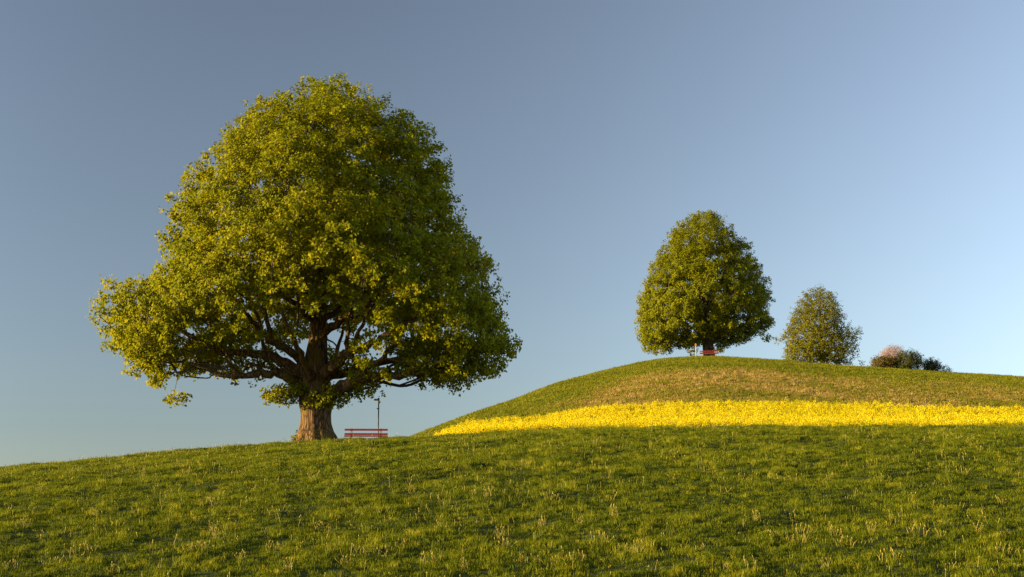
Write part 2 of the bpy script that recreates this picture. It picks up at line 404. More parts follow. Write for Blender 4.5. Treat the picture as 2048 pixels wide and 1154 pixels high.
# rape field
def rape_plant(seed):
    g = np.random.default_rng(seed); V = []; Fc = []; mi = []
    def quad(c, s, m, up=0.3):
        nrm = g.standard_normal(3); nrm[2] += up; nrm /= np.linalg.norm(nrm)
        a = np.cross(nrm, g.standard_normal(3)); a /= np.linalg.norm(a); b_ = np.cross(nrm, a); k = len(V)
        V.extend([c - a * s, c + b_ * s * .8, c + a * s, c - b_ * s * .8]); Fc.append((k, k + 1, k + 2, k + 3)); mi.append(m)
    for st in range(g.integers(5, 8)):
        h = g.uniform(0.85, 1.25); a = g.uniform(0, 6.28); r = g.uniform(0.0, 0.14); tip = np.array([math.cos(a) * r * 1.7, math.sin(a) * r * 1.7, h]); base = np.array([math.cos(a) * r * .3, math.sin(a) * r * .3, -0.05])
        k = len(V); w = np.array([0.008, 0.008, 0]); V.extend([base - w, base + w, tip + w * .5, tip - w * .5]); Fc.append((k, k + 1, k + 2, k + 3)); mi.append(0)
        for q in range(11):
            t = g.uniform(0, 1) ** 0.8; z = h - 0.26 * t; rr = 0.02 + 0.055 * t
            quad(np.array([tip[0] + g.normal(0, rr), tip[1] + g.normal(0, rr), z]), g.uniform(0.020, 0.036), 1, 0.5)
    for q in range(22):
        quad(np.array([g.normal(0, 0.13), g.normal(0, 0.13), g.uniform(0.05, 0.85)]), g.uniform(0.04, 0.09), 0)
    return mesh_arrays('rape_plant', np.array(V), Fc, None, False, [M['rape_leaf'], M['rape_flower']], mi)
rapes = [rape_plant(200 + k) for k in range(6)]
n = 31000
Yr = np.sqrt(rng.uniform(93.0 ** 2, 120.5 ** 2, n)); xr = rng.uniform(870, 2760, n)
Xr = ue(xr, np.full(n, 850.0))[0] * Yr
edge = 884 + 14 * vnoise(np.column_stack([Yr * 0.35, Yr * 0]), 6)
keep = (xr > edge) & (rng.uniform(size=n) < 0.35 + 0.65 * sstep(880, 1010, xr)); Xr, Yr = Xr[keep], Yr[keep]; n = len(Xr)
Zr = ground_z(Xr, Yr); pp = np.column_stack([Xr, Yr])
hs = 1.0 + 0.10 * fbm(pp * 0.5, 83, 2) + 0.11 * rng.standard_normal(n)
scl = np.column_stack([np.full(n, 1.1), np.full(n, 1.1), hs])
rot = np.column_stack([0.07 * rng.standard_normal(n), 0.07 * rng.standard_normal(n), rng.uniform(0, 6.28, n)])
tag(scatter('rape_field', np.column_stack([Xr, Yr, Zr]), rot, scl, np.clip(rng.normal(.55, .22, n), 0, 1), rapes, rng.integers(0, 6, n)), 'bright yellow flowering rape crop at the foot of the hill', 'crop', kind='stuff')

# ------------------------------------------------------------------ trees
def in_poly(poly, x, y):
    inside = np.zeros(len(x), bool); j = len(poly) - 1
    for i in range(len(poly)):
        xi, yi = poly[i]; xj, yj = poly[j]
        cnd = ((yi > y) != (yj > y)) & (x < (xj - xi) * (y - yi) / (yj - yi + 1e-12) + xi)
        inside ^= cnd; j = i
    return inside

def edge_dist(poly, x, y):
    d = np.full(len(x), 1e9); q = np.column_stack([x, y])
    for i in range(len(poly)):
        a = poly[i - 1]; b_ = poly[i]; ab = b_ - a
        t = np.clip(((q - a) @ ab) / (ab @ ab), 0, 1)
        d = np.minimum(d, np.linalg.norm(q - a - t[:, None] * ab, axis=1))
    return d

def crown_nodes(poly, Y0, n, R, spacing, core, g, thin=None, depth_scale=1.0):
    """points inside the crown: outline in the picture plane, depth as round as the outline is wide"""
    poly = np.array(poly, float); s = F / Y0; m = n * 9
    lo = poly.min(0); hi = poly.max(0)
    x = g.uniform(lo[0], hi[0], m); y = g.uniform(lo[1], hi[1], m)
    k = in_poly(poly, x, y); x, y = x[k], y[k]
    d = edge_dist(poly, x, y) / s
    t = np.minimum(d, R); D = np.sqrt(np.maximum(2 * R * t - t * t, 0.01)) * depth_scale
    dep = g.uniform(-1, 1, len(x)) * D
    keep = g.uniform(size=len(x)) < D / R / depth_scale
    near = np.minimum(d, (D - np.abs(dep)) * 0.8)
    keep &= (near > 0.12) & (g.uniform(size=len(x)) < np.where(near < 2.2, 1.0, core))
    if thin is not None: keep &= g.uniform(size=len(x)) > thin(x, y, dep)
    x, y, dep = x[keep], y[keep], dep[keep]
    pt = P(x, y, Y0); pt[:, 1] += dep
    out = np.zeros((n, 3)); c_ = 0
    for q in pt:
        if c_ and np.min(np.sum((out[:c_] - q) ** 2, 1)) < spacing ** 2: continue
        out[c_] = q; c_ += 1
        if c_ == n: break
    return out[:c_]

def smooth_path(pts, rad, per):
    pts = np.asarray(pts, float); rad = np.asarray(rad, float)
    if len(pts) < 3 or per < 2: return pts, rad
    e = np.vstack([2 * pts[0] - pts[1], pts, 2 * pts[-1] - pts[-2]]); o = []; ro = []
    for i in range(len(pts) - 1):
        p0, p1, p2_, p3 = e[i:i + 4]
        for k in range(per):
            t = k / per
            o.append(0.5 * (2 * p1 + (p2_ - p0) * t + (2 * p0 - 5 * p1 + 4 * p2_ - p3) * t * t + (3 * p1 - p0 - 3 * p2_ + p3) * t ** 3)); ro.append(rad[i] * (1 - t) + rad[i + 1] * t)
    return np.vstack([o, pts[-1:]]), np.append(ro, rad[-1])

def tube(pts, rad, sides, V, Fc, lump=0.0, g=None):
    pts = np.asarray(pts, float); m = len(pts)
    tg = np.gradient(pts, axis=0); tg /= np.linalg.norm(tg, axis=1)[:, None] + 1e-9
    ref = np.array([0.3, 0.9, 0.2]) if abs(tg[0, 2]) > 0.6 else np.array([0.1, 0.2, 1.0])
    a = np.cross(tg, ref); a /= np.linalg.norm(a, axis=1)[:, None] + 1e-9; b_ = np.cross(tg, a)
    th = np.arange(sides) / sides * 2 * math.pi
    rr = np.asarray(rad)[:, None] * np.ones(sides)
    if lump: rr = rr * (1 + lump * g.standard_normal((m, sides)) + lump * 1.2 * np.sin(th * 3 + g.uniform(0, 6)) )
    ring = pts[:, None, :] + rr[:, :, None] * (np.cos(th)[None, :, None] * a[:, None, :] + np.sin(th)[None, :, None] * b_[:, None, :])
    k = sum(len(q) for q in V); V.append(ring.reshape(-1, 3))
    i = np.arange(m - 1)[:, None] * sides + np.arange(sides)[None, :]; j = np.arange(m - 1)[:, None] * sides + (np.arange(sides)[None, :] + 1) % sides
    Fc.append(np.stack([i, j, j + sides, i + sides], -1).reshape(-1, 4) + k)

def grow(seeds, seed_len, pts, bf):
    """join crown points to the limbs: short wood, short way to the trunk"""
    n0 = len(seeds); n = len(pts)
    A = np.vstack([seeds, pts]); plen = np.concatenate([seed_len, np.zeros(n)])
    par = np.full(n0 + n, -1)
    best = np.full(n, 1e9); bpar = np.zeros(n, int); done = np.zeros(n, bool)
    for k in range(n0):
        cst = np.linalg.norm(pts - seeds[k], axis=1) + bf * seed_len[k]
        u_ = cst < best; best[u_] = cst[u_]; bpar[u_] = k
    order = []
    for _ in range(n):
        i = int(np.argmin(np.where(done, 1e9, best))); done[i] = True; q = n0 + i
        par[q] = bpar[i]; plen[q] = plen[bpar[i]] + np.linalg.norm(pts[i] - A[bpar[i]]); order.append(q)
        cst = np.linalg.norm(pts - pts[i], axis=1) + bf * plen[q]
        u_ = (cst < best) & ~done; best[u_] = cst[u_]; bpar[u_] = q
    cnt = np.ones(n0 + n)
    for q in reversed(order): cnt[par[q]] += cnt[q]
    return A, par, cnt, order, n0

def branch_mesh(name, A, par, cnt, order, n0, rtip, rexp, rmax, mat, g):
    kids = {}
    for q in order: kids.setdefault(par[q], []).append(q)
    rad = np.minimum(rtip * cnt ** rexp, rmax)
    V, Fc = [], []
    starts = [(p, k) for p in kids for k in (kids[p] if p < n0 else [])]
    while starts:
        p, q = starts.pop(); path = [p, q]; r0 = rad[q]
        while q in kids:
            ks = sorted(kids[q], key=lambda z: -cnt[z])
            for z in ks[1:]: starts.append((q, z))
            q = ks[0]; path.append(q)
        pt = A[path].copy(); pt[1:-1] += g.normal(0, 0.04, (len(path) - 2, 3)) if len(path) > 2 else 0
        rr = rad[path].copy(); rr[0] = r0
        big = r0 > 0.03
        sp, sr = smooth_path(pt, rr, 3 if big else 2)
        tube(sp, sr, 6 if big else 4, V, Fc)
    return mesh_arrays(name, np.vstack(V), np.vstack(Fc), None, True, [mat])

def leaf_mesh(name, cen, out_dir, size, mat, g, tint, droop=0.55, up=0.5):
    n = len(cen)
    nrm = g.standard_normal((n, 3)) * 0.6 + out_dir * 0.9; nrm[:, 2] += up
    nrm /= np.linalg.norm(nrm, axis=1)[:, None]
    d = g.standard_normal((n, 3)); d[:, 2] -= droop
    d -= nrm * np.sum(d * nrm, 1)[:, None]; d /= np.linalg.norm(d, axis=1)[:, None]
    w = np.cross(nrm, d); L = size * g.uniform(0.7, 1.3, n)
    fold = nrm * (L * g.uniform(0.05, 0.25, n))[:, None]
    L = L[:, None]
    v = np.stack([cen - d * L * .5, cen + w * L * .46 - d * L * .08 + fold, cen + d * L * .55, cen - w * L * .46 - d * L * .08 + fold], 1)
    i = np.arange(n)[:, None] * 4
    f = np.concatenate([i + np.array([[0, 2, 1]]), i + np.array([[0, 3, 2]])], 1).reshape(-1, 3)
    return mesh_arrays(name, v.reshape(-1, 3), f, {'tint': ('FLOAT', 'POINT', np.repeat(tint, 4))}, False, [mat])

def crown_leaves(name, nodes, centre, g, clumps, spread, per, csize, lsize, mat, flat=0.7, **kw):
    tn = lambda *sh: np.clip(g.normal(0, 1, sh), -1.7, 1.7)
    sub = np.repeat(nodes, clumps, 0) + tn(len(nodes) * clumps, 3) * np.array([spread, spread, spread * flat])
    ct = np.repeat(g.normal(0, 0.13, len(nodes)), clumps) + g.normal(0, 0.10, len(sub))
    cen = np.repeat(sub, per, 0) + csize * tn(len(sub) * per, 3)
    tint = np.clip(0.5 + np.repeat(ct, per) + g.normal(0, 0.14, len(cen)), 0, 1)
    o = cen - centre; o /= np.linalg.norm(o, axis=1)[:, None]
    return leaf_mesh(name, cen, o, lsize, mat, g, tint, **kw)

def trunk_mesh(name, path, rad, sides, rings, flare, mat, seed):
    g = np.random.default_rng(seed)
    pt, rr = smooth_path(path, rad, 12)
    L = np.concatenate([[0], np.cumsum(np.linalg.norm(np.diff(pt, axis=0), axis=1))])
    tt = np.linspace(0, 1, rings) ** 1.4 * L[-1]
    pt = np.column_stack([np.interp(tt, L, pt[:, k]) for k in range(3)]); rr = np.interp(tt, L, rr)
    th = np.arange(sides) / sides * 2 * math.pi
    T, Hh = np.meshgrid(th, tt); q = np.column_stack([np.cos(T).ravel() * 2.2, np.sin(T).ravel() * 2.2, Hh.ravel() * 0.35])
    lob = fbm(q, seed, 2).reshape(T.shape)
    fl = np.exp(-tt / 0.75)[:, None]
    but = (np.maximum(0, np.cos(T * 3 + 0.6)) ** 2 * 0.6 + np.maximum(0, np.cos(T * 5 - 1.0)) ** 3 * 0.5)
    q2 = np.column_stack([np.cos(T).ravel() * 9, np.sin(T).ravel() * 9, Hh.ravel() * 0.8])
    fur = fbm(q2, seed + 3, 2).reshape(T.shape)
    R_ = rr[:, None] * (1 + 0.10 * lob + flare * fl * but + 0.035 * fur)
    v = np.stack([pt[:, None, 0] + R_ * np.cos(T), pt[:, None, 1] + R_ * np.sin(T), np.broadcast_to(pt[:, None, 2], T.shape)], -1)
    i = np.arange(rings - 1)[:, None] * sides + np.arange(sides)[None, :]; j = np.arange(rings - 1)[:, None] * sides + (np.arange(sides)[None, :] + 1) % sides
    f = np.stack([i, j, j + sides, i + sides], -1).reshape(-1, 4)
    return mesh_arrays(name, v.reshape(-1, 3), f, None, True, [mat])

def build_tree(name, label, Y0, base, trunk, tr, limbs, poly, g, nn, R, spacing, core, thin, leafkw, bark, flare, leaf_nodes=14, sides=72, rings=110, extra=None, rtip=0.012, rexp=0.42):
    bz = float(ground_z(np.array([P(*base, Y0)[0]]), np.array([Y0]))[0])
    origin = np.array([P(*base, Y0)[0], Y0, bz])
    root = empty(name, origin); tag(root, label, 'tree')
    tp = np.array([P(x, y, Y0) for x, y in trunk]); tp[0, 2] = min(tp[0, 2], bz) - 0.35
    me = trunk_mesh('trunk', tp - origin, tr, sides, rings, flare, M[bark], 11); link('trunk', me, root)
    seeds = []; sl = []
    pt, rr = smooth_path(tp, tr, 3); L = np.concatenate([[0], np.cumsum(np.linalg.norm(np.diff(pt, axis=0), axis=1))])
    for q, l in zip(pt, L):
        if l > 5.0: seeds.append(q); sl.append(l)
    for pts_, r0, r1 in limbs:
        lp = np.array([P(x, y, Y0) + np.array([0, d, 0]) for x, y, d in pts_])
        rr = r0 + (r1 - r0) * np.linspace(0, 1, len(lp)) ** 0.8
        sp, sr = smooth_path(lp, rr, 4)
        sp[2:] += g.normal(0, 0.05, (len(sp) - 2, 3)) * np.minimum(1, sr[2:, None] / 0.15)
        V, Fc = [], []; tube(sp - origin, sr, 12, V, Fc, 0.06, g)
        link('limb', mesh_arrays('limb', np.vstack(V), np.vstack(Fc), None, True, [M[bark]]), root)
        ll = np.concatenate([[0], np.cumsum(np.linalg.norm(np.diff(sp, axis=0), axis=1))]) + np.linalg.norm(sp[0] - tp[0])
        for q, l in list(zip(sp, ll))[5:]: seeds.append(q); sl.append(l)
    nodes = crown_nodes(poly, Y0, nn, R, spacing, core, g, thin)
    if extra is not None: nodes = np.vstack([nodes, extra])
    A, par, cnt, order, n0 = grow(np.array(seeds), np.array(sl), nodes, 0.35)
    me = branch_mesh('branches', A - origin, par, cnt, order, n0, rtip, rexp, 0.12, M['twig'], g); tag(link('branches', me, root), kind='stuff')
    small = np.array([q for q in order if cnt[q] <= leaf_nodes])
    ln = A[small]
    cen = ln.mean(0) + np.array([0, 0, -1.5])
    me = crown_leaves('crown', ln - origin, cen - origin, g, **leafkw); tag(link('crown', me, root), kind='stuff')
    return root, origin

# --- the big tree
poly1 = [(640, 163), (675, 161), (703, 170), (722, 188), (752, 200), (785, 215), (798, 240), (830, 240), (862, 268), (882, 298), (896, 338), (900, 378), (912, 420), (930, 455), (955, 480), (965, 510), (985, 545), (998, 590), (1004, 630), (1026, 665), (1028, 700), (1006, 735), (972, 760), (940, 770), (912, 785), (880, 768), (840, 772), (800, 775), (750, 780), (700, 784), (660, 772), (620, 745), (580, 752), (540, 760), (490, 765), (440, 755), (410, 760), (370, 772), (330, 768), (300, 780), (275, 765), (266, 740), (268, 712), (228, 705), (214, 680), (207, 640), (212, 605), (232, 572), (272, 558), (302, 553), (330, 560), (332, 525), (342, 490), (348, 455), (360, 415), (376, 380), (388, 362), (415, 335), (425, 308), (450, 290), (470, 268), (505, 245), (525, 222), (565, 205), (606, 192)]
trunk1 = [(633, 888), (633, 876), (632, 862), (631, 846), (631, 828), (630, 808), (629, 775), (630, 745), (632, 715), (635, 680), (637, 640), (639, 600), (643, 560), (646, 500), (649, 430), (652, 350), (656, 270)]
tr1 = [1.22, 1.03, 0.86, 0.77, 0.75, 0.84, 0.82, 0.68, 0.60, 0.50, 0.43, 0.36, 0.30, 0.22, 0.15, 0.09, 0.04]
limbs1 = [
    ([(640, 800, -.1), (672, 786, -.5), (702, 772, -1.0), (738, 761, -1.5), (780, 758, -1.9), (830, 757, -2.2), (880, 748, -2.5), (935, 728, -2.5)], .46, .06),
    ([(715, 768, -1.1), (735, 750, -1.8), (765, 735, -2.8), (800, 700, -3.6), (815, 672, -4.2)], .20, .05),
    ([(632, 765, -.2), (660, 745, -.8), (690, 725, -1.5), (715, 712, -2.1), (745, 702, -2.5), (780, 686, -2.9), (815, 664, -3.1), (850, 648, -3.3), (900, 618, -3.5)], .36, .05),
    ([(704, 718, -1.8), (703, 690, -2.0), (707, 655, -2.2), (716, 610, -2.5), (728, 560, -3.0)], .15, .04),
    ([(712, 713, -2.0), (722, 690, -2.4), (738, 660, -2.8), (750, 640, -3.2), (790, 600, -4)], .14, .04),
    ([(642, 672, -.2), (668, 655, -.6), (700, 641, -1.1), (728, 626, -1.5), (760, 605, -2), (805, 570, -2.5)], .27, .05),
    ([(636, 752, .3), (690, 736, 2.0), (760, 705, 4), (840, 680, 5), (920, 660, 6)], .32, .06),
    ([(622, 760, -.1), (598, 742, -.5), (565, 725, -1), (530, 715, -1.4), (500, 714, -1.6), (455, 712, -1.8), (410, 688, -2), (360, 662, -2), (310, 650, -1.8), (255, 640, -1.5)], .34, .04),
    ([(622, 740, -.2), (598, 716, -.9), (572, 702, -1.6), (553, 690, -2), (535, 668, -2.4), (508, 640, -2.8), (480, 600, -3), (440, 560, -3.2)], .28, .05),
    ([(555, 692, -2), (551, 655, -2.3), (541, 620, -2.6), (522, 575, -3), (500, 520, -3.2)], .15, .04),
    ([(620, 788, -.1), (600, 768, -.4), (580, 757, -.8), (555, 752, -1.2), (525, 756, -1.8), (490, 762, -2.3), (450, 754, -2.5), (400, 738, -2.6), (345, 735, -2.5)], .34, .05),
    ([(492, 762, -2.3), (482, 742, -2.5), (474, 722, -2.6), (458, 700, -2.8), (425, 690, -3)], .12, .04),
    ([(628, 765, -.4), (621, 738, -2), (612, 700, -4), (598, 650, -6), (588, 600, -7)], .22, .05),
    ([(632, 755, .5), (640, 722, 3), (650, 672, 5.5), (660, 600, 7)], .27, .05),
    ([(640, 602, 0), (665, 562, 0), (700, 500, .3), (735, 430, .5), (765, 355, .6)], .22, .04),
    ([(638, 605, 0), (612, 562, -.3), (577, 500, -.6), (542, 430, -.8), (510, 365, -1)], .22, .04),
    ([(622, 760, .4), (580, 738, 3), (520, 716, 5.5), (455, 700, 6.5)], .27, .05),
    ([(643, 562, -.2), (650, 510, -3), (655, 440, -5)], .17, .04),
    ([(643, 562, .2), (630, 500, 3), (625, 430, 5)], .17, .04),
    ([(640, 640, .2), (690, 600, 1.5), (760, 540, 2.4), (830, 480, 2.6)], .2, .04),
    ([(636, 650, -.2), (590, 610, -1.2), (510, 560, -1.8), (430, 500, -2)], .2, .04),
    ([(640, 620, -.2), (612, 580, -1.6), (600, 530, -3.4), (590, 470, -5)], .17, .04),
]
def thin1(x, y, d):
    a = ((x - 655) / 205) ** 2 + ((y - 700) / 108) ** 2          # the open space under the crown where the limbs show
    t = np.clip(1.25 - a, 0, 0.93)
    n_ = fbm(np.column_stack([x / 60, y / 45, d / 2.5]), 91, 2)
    return np.maximum(t, np.clip((n_ - 0.25) * 2.2, 0, 0.88))
g1 = np.random.default_rng(101)
ex = []
for _ in range(9):
    a = g1.uniform(0, 6.28); q = P(631, g1.uniform(770, 815), 74.0); r_ = g1.uniform(0.7, 1.3); ex.append(q + np.array([math.cos(a) * r_, -abs(math.sin(a)) * r_, 0]))
for x, y, d in [(570, 790, -1), (585, 795, -1), (560, 800, -1.2), (545, 795, -1.2), (575, 805, -.8), (555, 788, -1), (366, 800, -1), (362, 797, -1), (685, 801, -.5), (698, 797, -.6), (668, 803, -.4), (720, 792, -1), (732, 787, -1)]:
    ex.append(P(x, y, 74.0) + np.array([0, d, 0]))
TREE1, T1O = build_tree('linden_tree', 'huge broad linden tree with thick gnarled trunk standing beside red bench', 74.0, (633, 884), trunk1, tr1, limbs1, poly1, g1, 2500, 9.6, 0.52, 0.30, thin1,
    dict(clumps=8, spread=0.30, per=14, csize=0.12, lsize=0.15, mat=M['leaf1'], flat=0.6), 'bark1', 0.28, extra=np.array(ex), leaf_nodes=16)

# --- the tree on the hilltop
poly2 = [(1405, 422), (1425, 426), (1445, 440), (1462, 455), (1475, 478), (1495, 495), (1510, 520), (1523, 542), (1536, 575), (1540, 610), (1544, 640), (1540, 655), (1520, 668), (1500, 678), (1480, 685), (1455, 690), (1440, 690), (1425, 689), (1400, 688), (1385, 696), (1368, 698), (1345, 702), (1320, 704), (1298, 706), (1284, 700), (1280, 680), (1274, 660), (1279, 630), (1282, 590), (1292, 560), (1302, 530), (1318, 508), (1330, 485), (1342, 465), (1360, 445), (1382, 430)]
trunk2 = [(1417, 713), (1417, 703), (1416, 692), (1415, 675), (1414, 650), (1412, 610), (1410, 560), (1408, 500), (1406, 455)]
tr2 = [0.85, 0.72, 0.70, 0.66, 0.52, 0.38, 0.26, 0.14, 0.05]
limbs2 = [([(1416, 690, 0), (1435, 678, -.8), (1465, 668, -1.8), (1500, 655, -2.5)], .3, .05), ([(1415, 688, 0), (1395, 678, -1), (1360, 680, -2), (1315, 685, -2.6)], .3, .05),
          ([(1415, 670, 0), (1435, 640, -1), (1470, 600, -2), (1505, 570, -2)], .26, .05), ([(1414, 668, 0), (1390, 640, -1.2), (1350, 610, -2), (1315, 580, -2)], .26, .05),
          ([(1415, 680, 0), (1412, 668, -2.2), (1405, 650, -5)], .24, .05), ([(1415, 680, 0), (1420, 665, 2.2), (1425, 640, 5)], .24, .05),
          ([(1412, 610, 0), (1435, 560, -.5), (1455, 510, -1)], .2, .04), ([(1412, 610, 0), (1388, 560, -.7), (1368, 505, -1.2)], .2, .04)]
def thin2(x, y, d):
    n_ = fbm(np.column_stack([x / 26, y / 20, d / 2.6]), 95, 2)
    return np.maximum(0, np.clip((n_ - 0.45) * 2.2, 0, 0.8))
Y2 = 181.0
g2 = np.random.default_rng(202)
ex = np.array([P(x, y, Y2) + np.array([0, d, 0]) for x, y, d in [(1538, 677, -.6), (1530, 676, -.6), (1382, 707, -1.5), (1450, 694, -1), (1447, 690, -1), (1432, 700, -1.3), (1437, 704, -1.3)]])
build_tree('hilltop_tree', 'dense egg shaped tree on the hilltop with red bench at its trunk', Y2, (1417, 713), trunk2, tr2, limbs2, poly2, g2, 1500, 7.6, 0.60, 0.35, thin2,
    dict(clumps=8, spread=0.36, per=13, csize=0.16, lsize=0.20, mat=M['leaf2'], flat=0.65), 'bark2', 0.4, extra=ex, sides=32, rings=40, rtip=0.014)

# --- the smaller tree whose crown reaches the ground
poly3 = [(1636, 573), (1652, 577), (1664, 586), (1674, 605), (1686, 628), (1692, 645), (1712, 652), (1718, 660), (1716, 690), (1716, 722), (1700, 730), (1650, 734), (1600, 730), (1568, 724), (1566, 700), (1572, 686), (1562, 676), (1570, 664), (1576, 645), (1584, 625), (1596, 605), (1612, 584)]
trunk3 = [(1644, 734), (1644, 722), (1643, 705), (1642, 680), (1641, 650), (1640, 610), (1640, 585)]
tr3 = [0.42, 0.36, 0.30, 0.24, 0.18, 0.10, 0.03]
limbs3 = [([(1644, 722, 0), (1660, 705, -.6), (1685, 690, -1)], .16, .03), ([(1644, 722, 0), (1625, 705, -.6), (1590, 695, -1)], .16, .03), ([(1643, 705, 0), (1645, 692, -1.5), (1648, 670, -3)], .14, .03), ([(1643, 705, 0), (1640, 690, 1.5), (1636, 670, 3)], .14, .03), ([(1642, 680, 0), (1665, 650, -.3), (1680, 630, -.5)], .12, .03), ([(1642, 680, 0), (1615, 650, -.4), (1598, 625, -.6)], .12, .03)]
def thin3(x, y, d):
    n_ = fbm(np.column_stack([x / 16, y / 14, d / 1.8]), 97, 2)
    return np.maximum(np.clip((n_ - 0.40) * 2.0, 0, 0.8), 0.75 * sstep(1688, 1700, x))
Y3 = 206.0
g3 = np.random.default_rng(303)
ex = np.array([P(x, y, Y3) for x, y in [(1560, 678), (1557, 683), (1720, 728), (1719, 664)]])
build_tree('field_tree', 'smaller loose crowned tree with foliage down to the grass behind hilltop tree', Y3, (1644, 730), trunk3, tr3, limbs3, poly3, g3, 900, 4.6, 0.50, 0.45, thin3,
    dict(clumps=6, spread=0.32, per=8, csize=0.14, lsize=0.17, mat=M['leaf3'], flat=0.8), 'bark2', 0.3, extra=ex, sides=24, rings=30, rtip=0.010, leaf_nodes=12)

# ------------------------------------------------------------------ shrubs
def shrub(name, label, Y0, poly, nn, R, mat, leafs, twig, seed, group=None, leafkw=None, top_mat=None):
    g = np.random.default_rng(seed); poly = np.array(poly, float)
    cx = poly[:, 0].mean(); by = poly[:, 1].max()
    X0 = float(P(cx, by, Y0)[0]); bz = float(ground_z(np.array([X0]), np.array([Y0]))[0]); o0 = np.array([X0, Y0, bz])
    root = empty(name, o0); tag(root, label, 'shrub', group)
    nodes = crown_nodes(poly, Y0, nn, R, 0.22, 0.7, g)
    w = (poly[:, 0].max() - poly[:, 0].min()) / F * Y0
    sd = np.array([o0 + np.array([g.uniform(-.35, .35) * w, g.uniform(-.5, .5) * R, -0.05]) for _ in range(14)]); sd[:, 2] = ground_z(sd[:, 0], sd[:, 1]) - 0.05
    A, par, cnt, order, n0 = grow(sd, np.zeros(len(sd)), nodes, 0.6)
    tag(link('branches', branch_mesh('branches', A - o0, par, cnt, order, n0, 0.011, 0.42, 0.07, twig, g), root), kind='stuff')
    kw = dict(clumps=5, spread=0.20, per=6, csize=0.09, lsize=0.11, mat=mat, flat=0.9); kw.update(leafkw or {})
    cen = nodes.mean(0) + np.array([0, 0, -0.6])
    tag(link('foliage', crown_leaves('foliage', nodes - o0, cen - o0, g, **kw), root), kind='stuff')
    return root
YS = 177.5
shrub('blossom_shrub', 'tall pinkish twiggy shrub rising behind the olive shrub', YS + 1.8, [(1758, 740), (1758, 712), (1762, 700), (1775, 691), (1790, 689), (1803, 693), (1808, 702), (1806, 742)], 420, 1.8, M['bush_pink'], 1, M['twig_pink'], 1, leafkw=dict(clumps=5, per=6, lsize=0.075, csize=.12))
shrub('olive_shrub', 'low olive brown shrub in front of the pinkish shrub', YS, [(1739, 742), (1740, 730), (1746, 716), (1760, 711), (1776, 711), (1790, 716), (1796, 742)], 240, 1.6, M['bush_olive'], 1, M['twig'], 2)
shrub('dark_shrub', 'dark green spreading shrub beside the pinkish shrub', YS - .3, [(1786, 744), (1788, 722), (1796, 704), (1812, 698), (1824, 701), (1836, 702), (1842, 712), (1850, 720), (1846, 736), (1828, 740), (1820, 746)], 300, 1.9, M['bush_dark'], 1, M['twig'], 3)
shrub('round_shrub', 'rounded dark green shrub at the downhill end of the shrub row', YS + .2, [(1846, 747), (1846, 728), (1852, 718), (1864, 716), (1876, 722), (1884, 732), (1884, 749)], 180, 1.2, M['bush_dark'], 1, M['twig'], 4)
shrub('small_shrub', 'small sparse shrub low on the hill past the rounded shrub', YS + .2, [(1882, 750), (1884, 732), (1890, 726), (1898, 731), (1904, 740), (1902, 750)], 70, 0.7, M['bush_dark'], 1, M['twig'], 5, leafkw=dict(clumps=3, per=5))

shrub('root_shoots', 'leafy shoots sprouting at the foot of the huge tree trunk', 73.6, [(572, 892), (580, 872), (588, 852), (594, 846), (600, 850), (602, 868), (600, 892)], 26, 0.5, M['leaf1'], 1, M['twig'], 6, leafkw=dict(clumps=5, spread=.10, per=4, csize=.06, lsize=.11))
for k, (x, y0, Yw) in enumerate([(18, 926, 71.5), (80, 921, 72), (96, 922, 71), (552, 878, 71.5), (205, 908, 71)]):
    y1 = float(np.interp(x, C1[:, 0], C1[:, 1])) + 4
    shrub('meadow_weed', 'thin leafy weed sticking up above the meadow crest', Yw, [(x - 9, y1), (x - 11, y0 + 6), (x - 3, y0), (x + 9, y0 + 3), (x + 8, y1)], 9, 0.25, M['leaf1'], 1, M['twig'], 60 + k, 'weeds on the meadow crest', dict(clumps=2, spread=.06, per=3, csize=.04, lsize=.05))['category'] = 'plant'

# ------------------------------------------------------------------ benches
import bmesh
def box_mesh(name, sx, sy, sz, mat, bev=0.012):
    bm = bmesh.new(); bmesh.ops.create_cube(bm, size=1)
    bmesh.ops.scale(bm, vec=(sx, sy, sz), verts=bm.verts)
    bmesh.ops.bevel(bm, geom=bm.edges[:], offset=bev, segments=2, affect='EDGES')
    me = bpy.data.meshes.new(name); bm.to_mesh(me); bm.free(); me.materials.append(mat); return me

def upright_mesh(mat):
    """side profile of a bench support, extruded: feet, seat arm and leaning back post"""
    prof = [(-0.42, 0.0), (-0.30, 0.0), (-0.26, 0.34), (0.02, 0.34), (0.06, 0.0), (0.20, 0.0), (0.14, 0.42), (0.20, 0.86), (0.17, 0.91), (0.12, 0.90), (0.05, 0.46), (-0.42, 0.40)]
    bm = bmesh.new(); w = 0.055
    a = [bm.verts.new((-w, y, z)) for y, z in prof]; b_ = [bm.verts.new((w, y, z)) for y, z in prof]
    bm.faces.new(a); bm.faces.new(b_[::-1])
    for i in range(len(prof)): bm.faces.new((a[i - 1], b_[i - 1], b_[i], a[i]))
    bmesh.ops.recalc_face_normals(bm, faces=bm.faces[:])
    me = bpy.data.meshes.new('support'); bm.to_mesh(me); bm.free(); me.materials.append(mat); return me

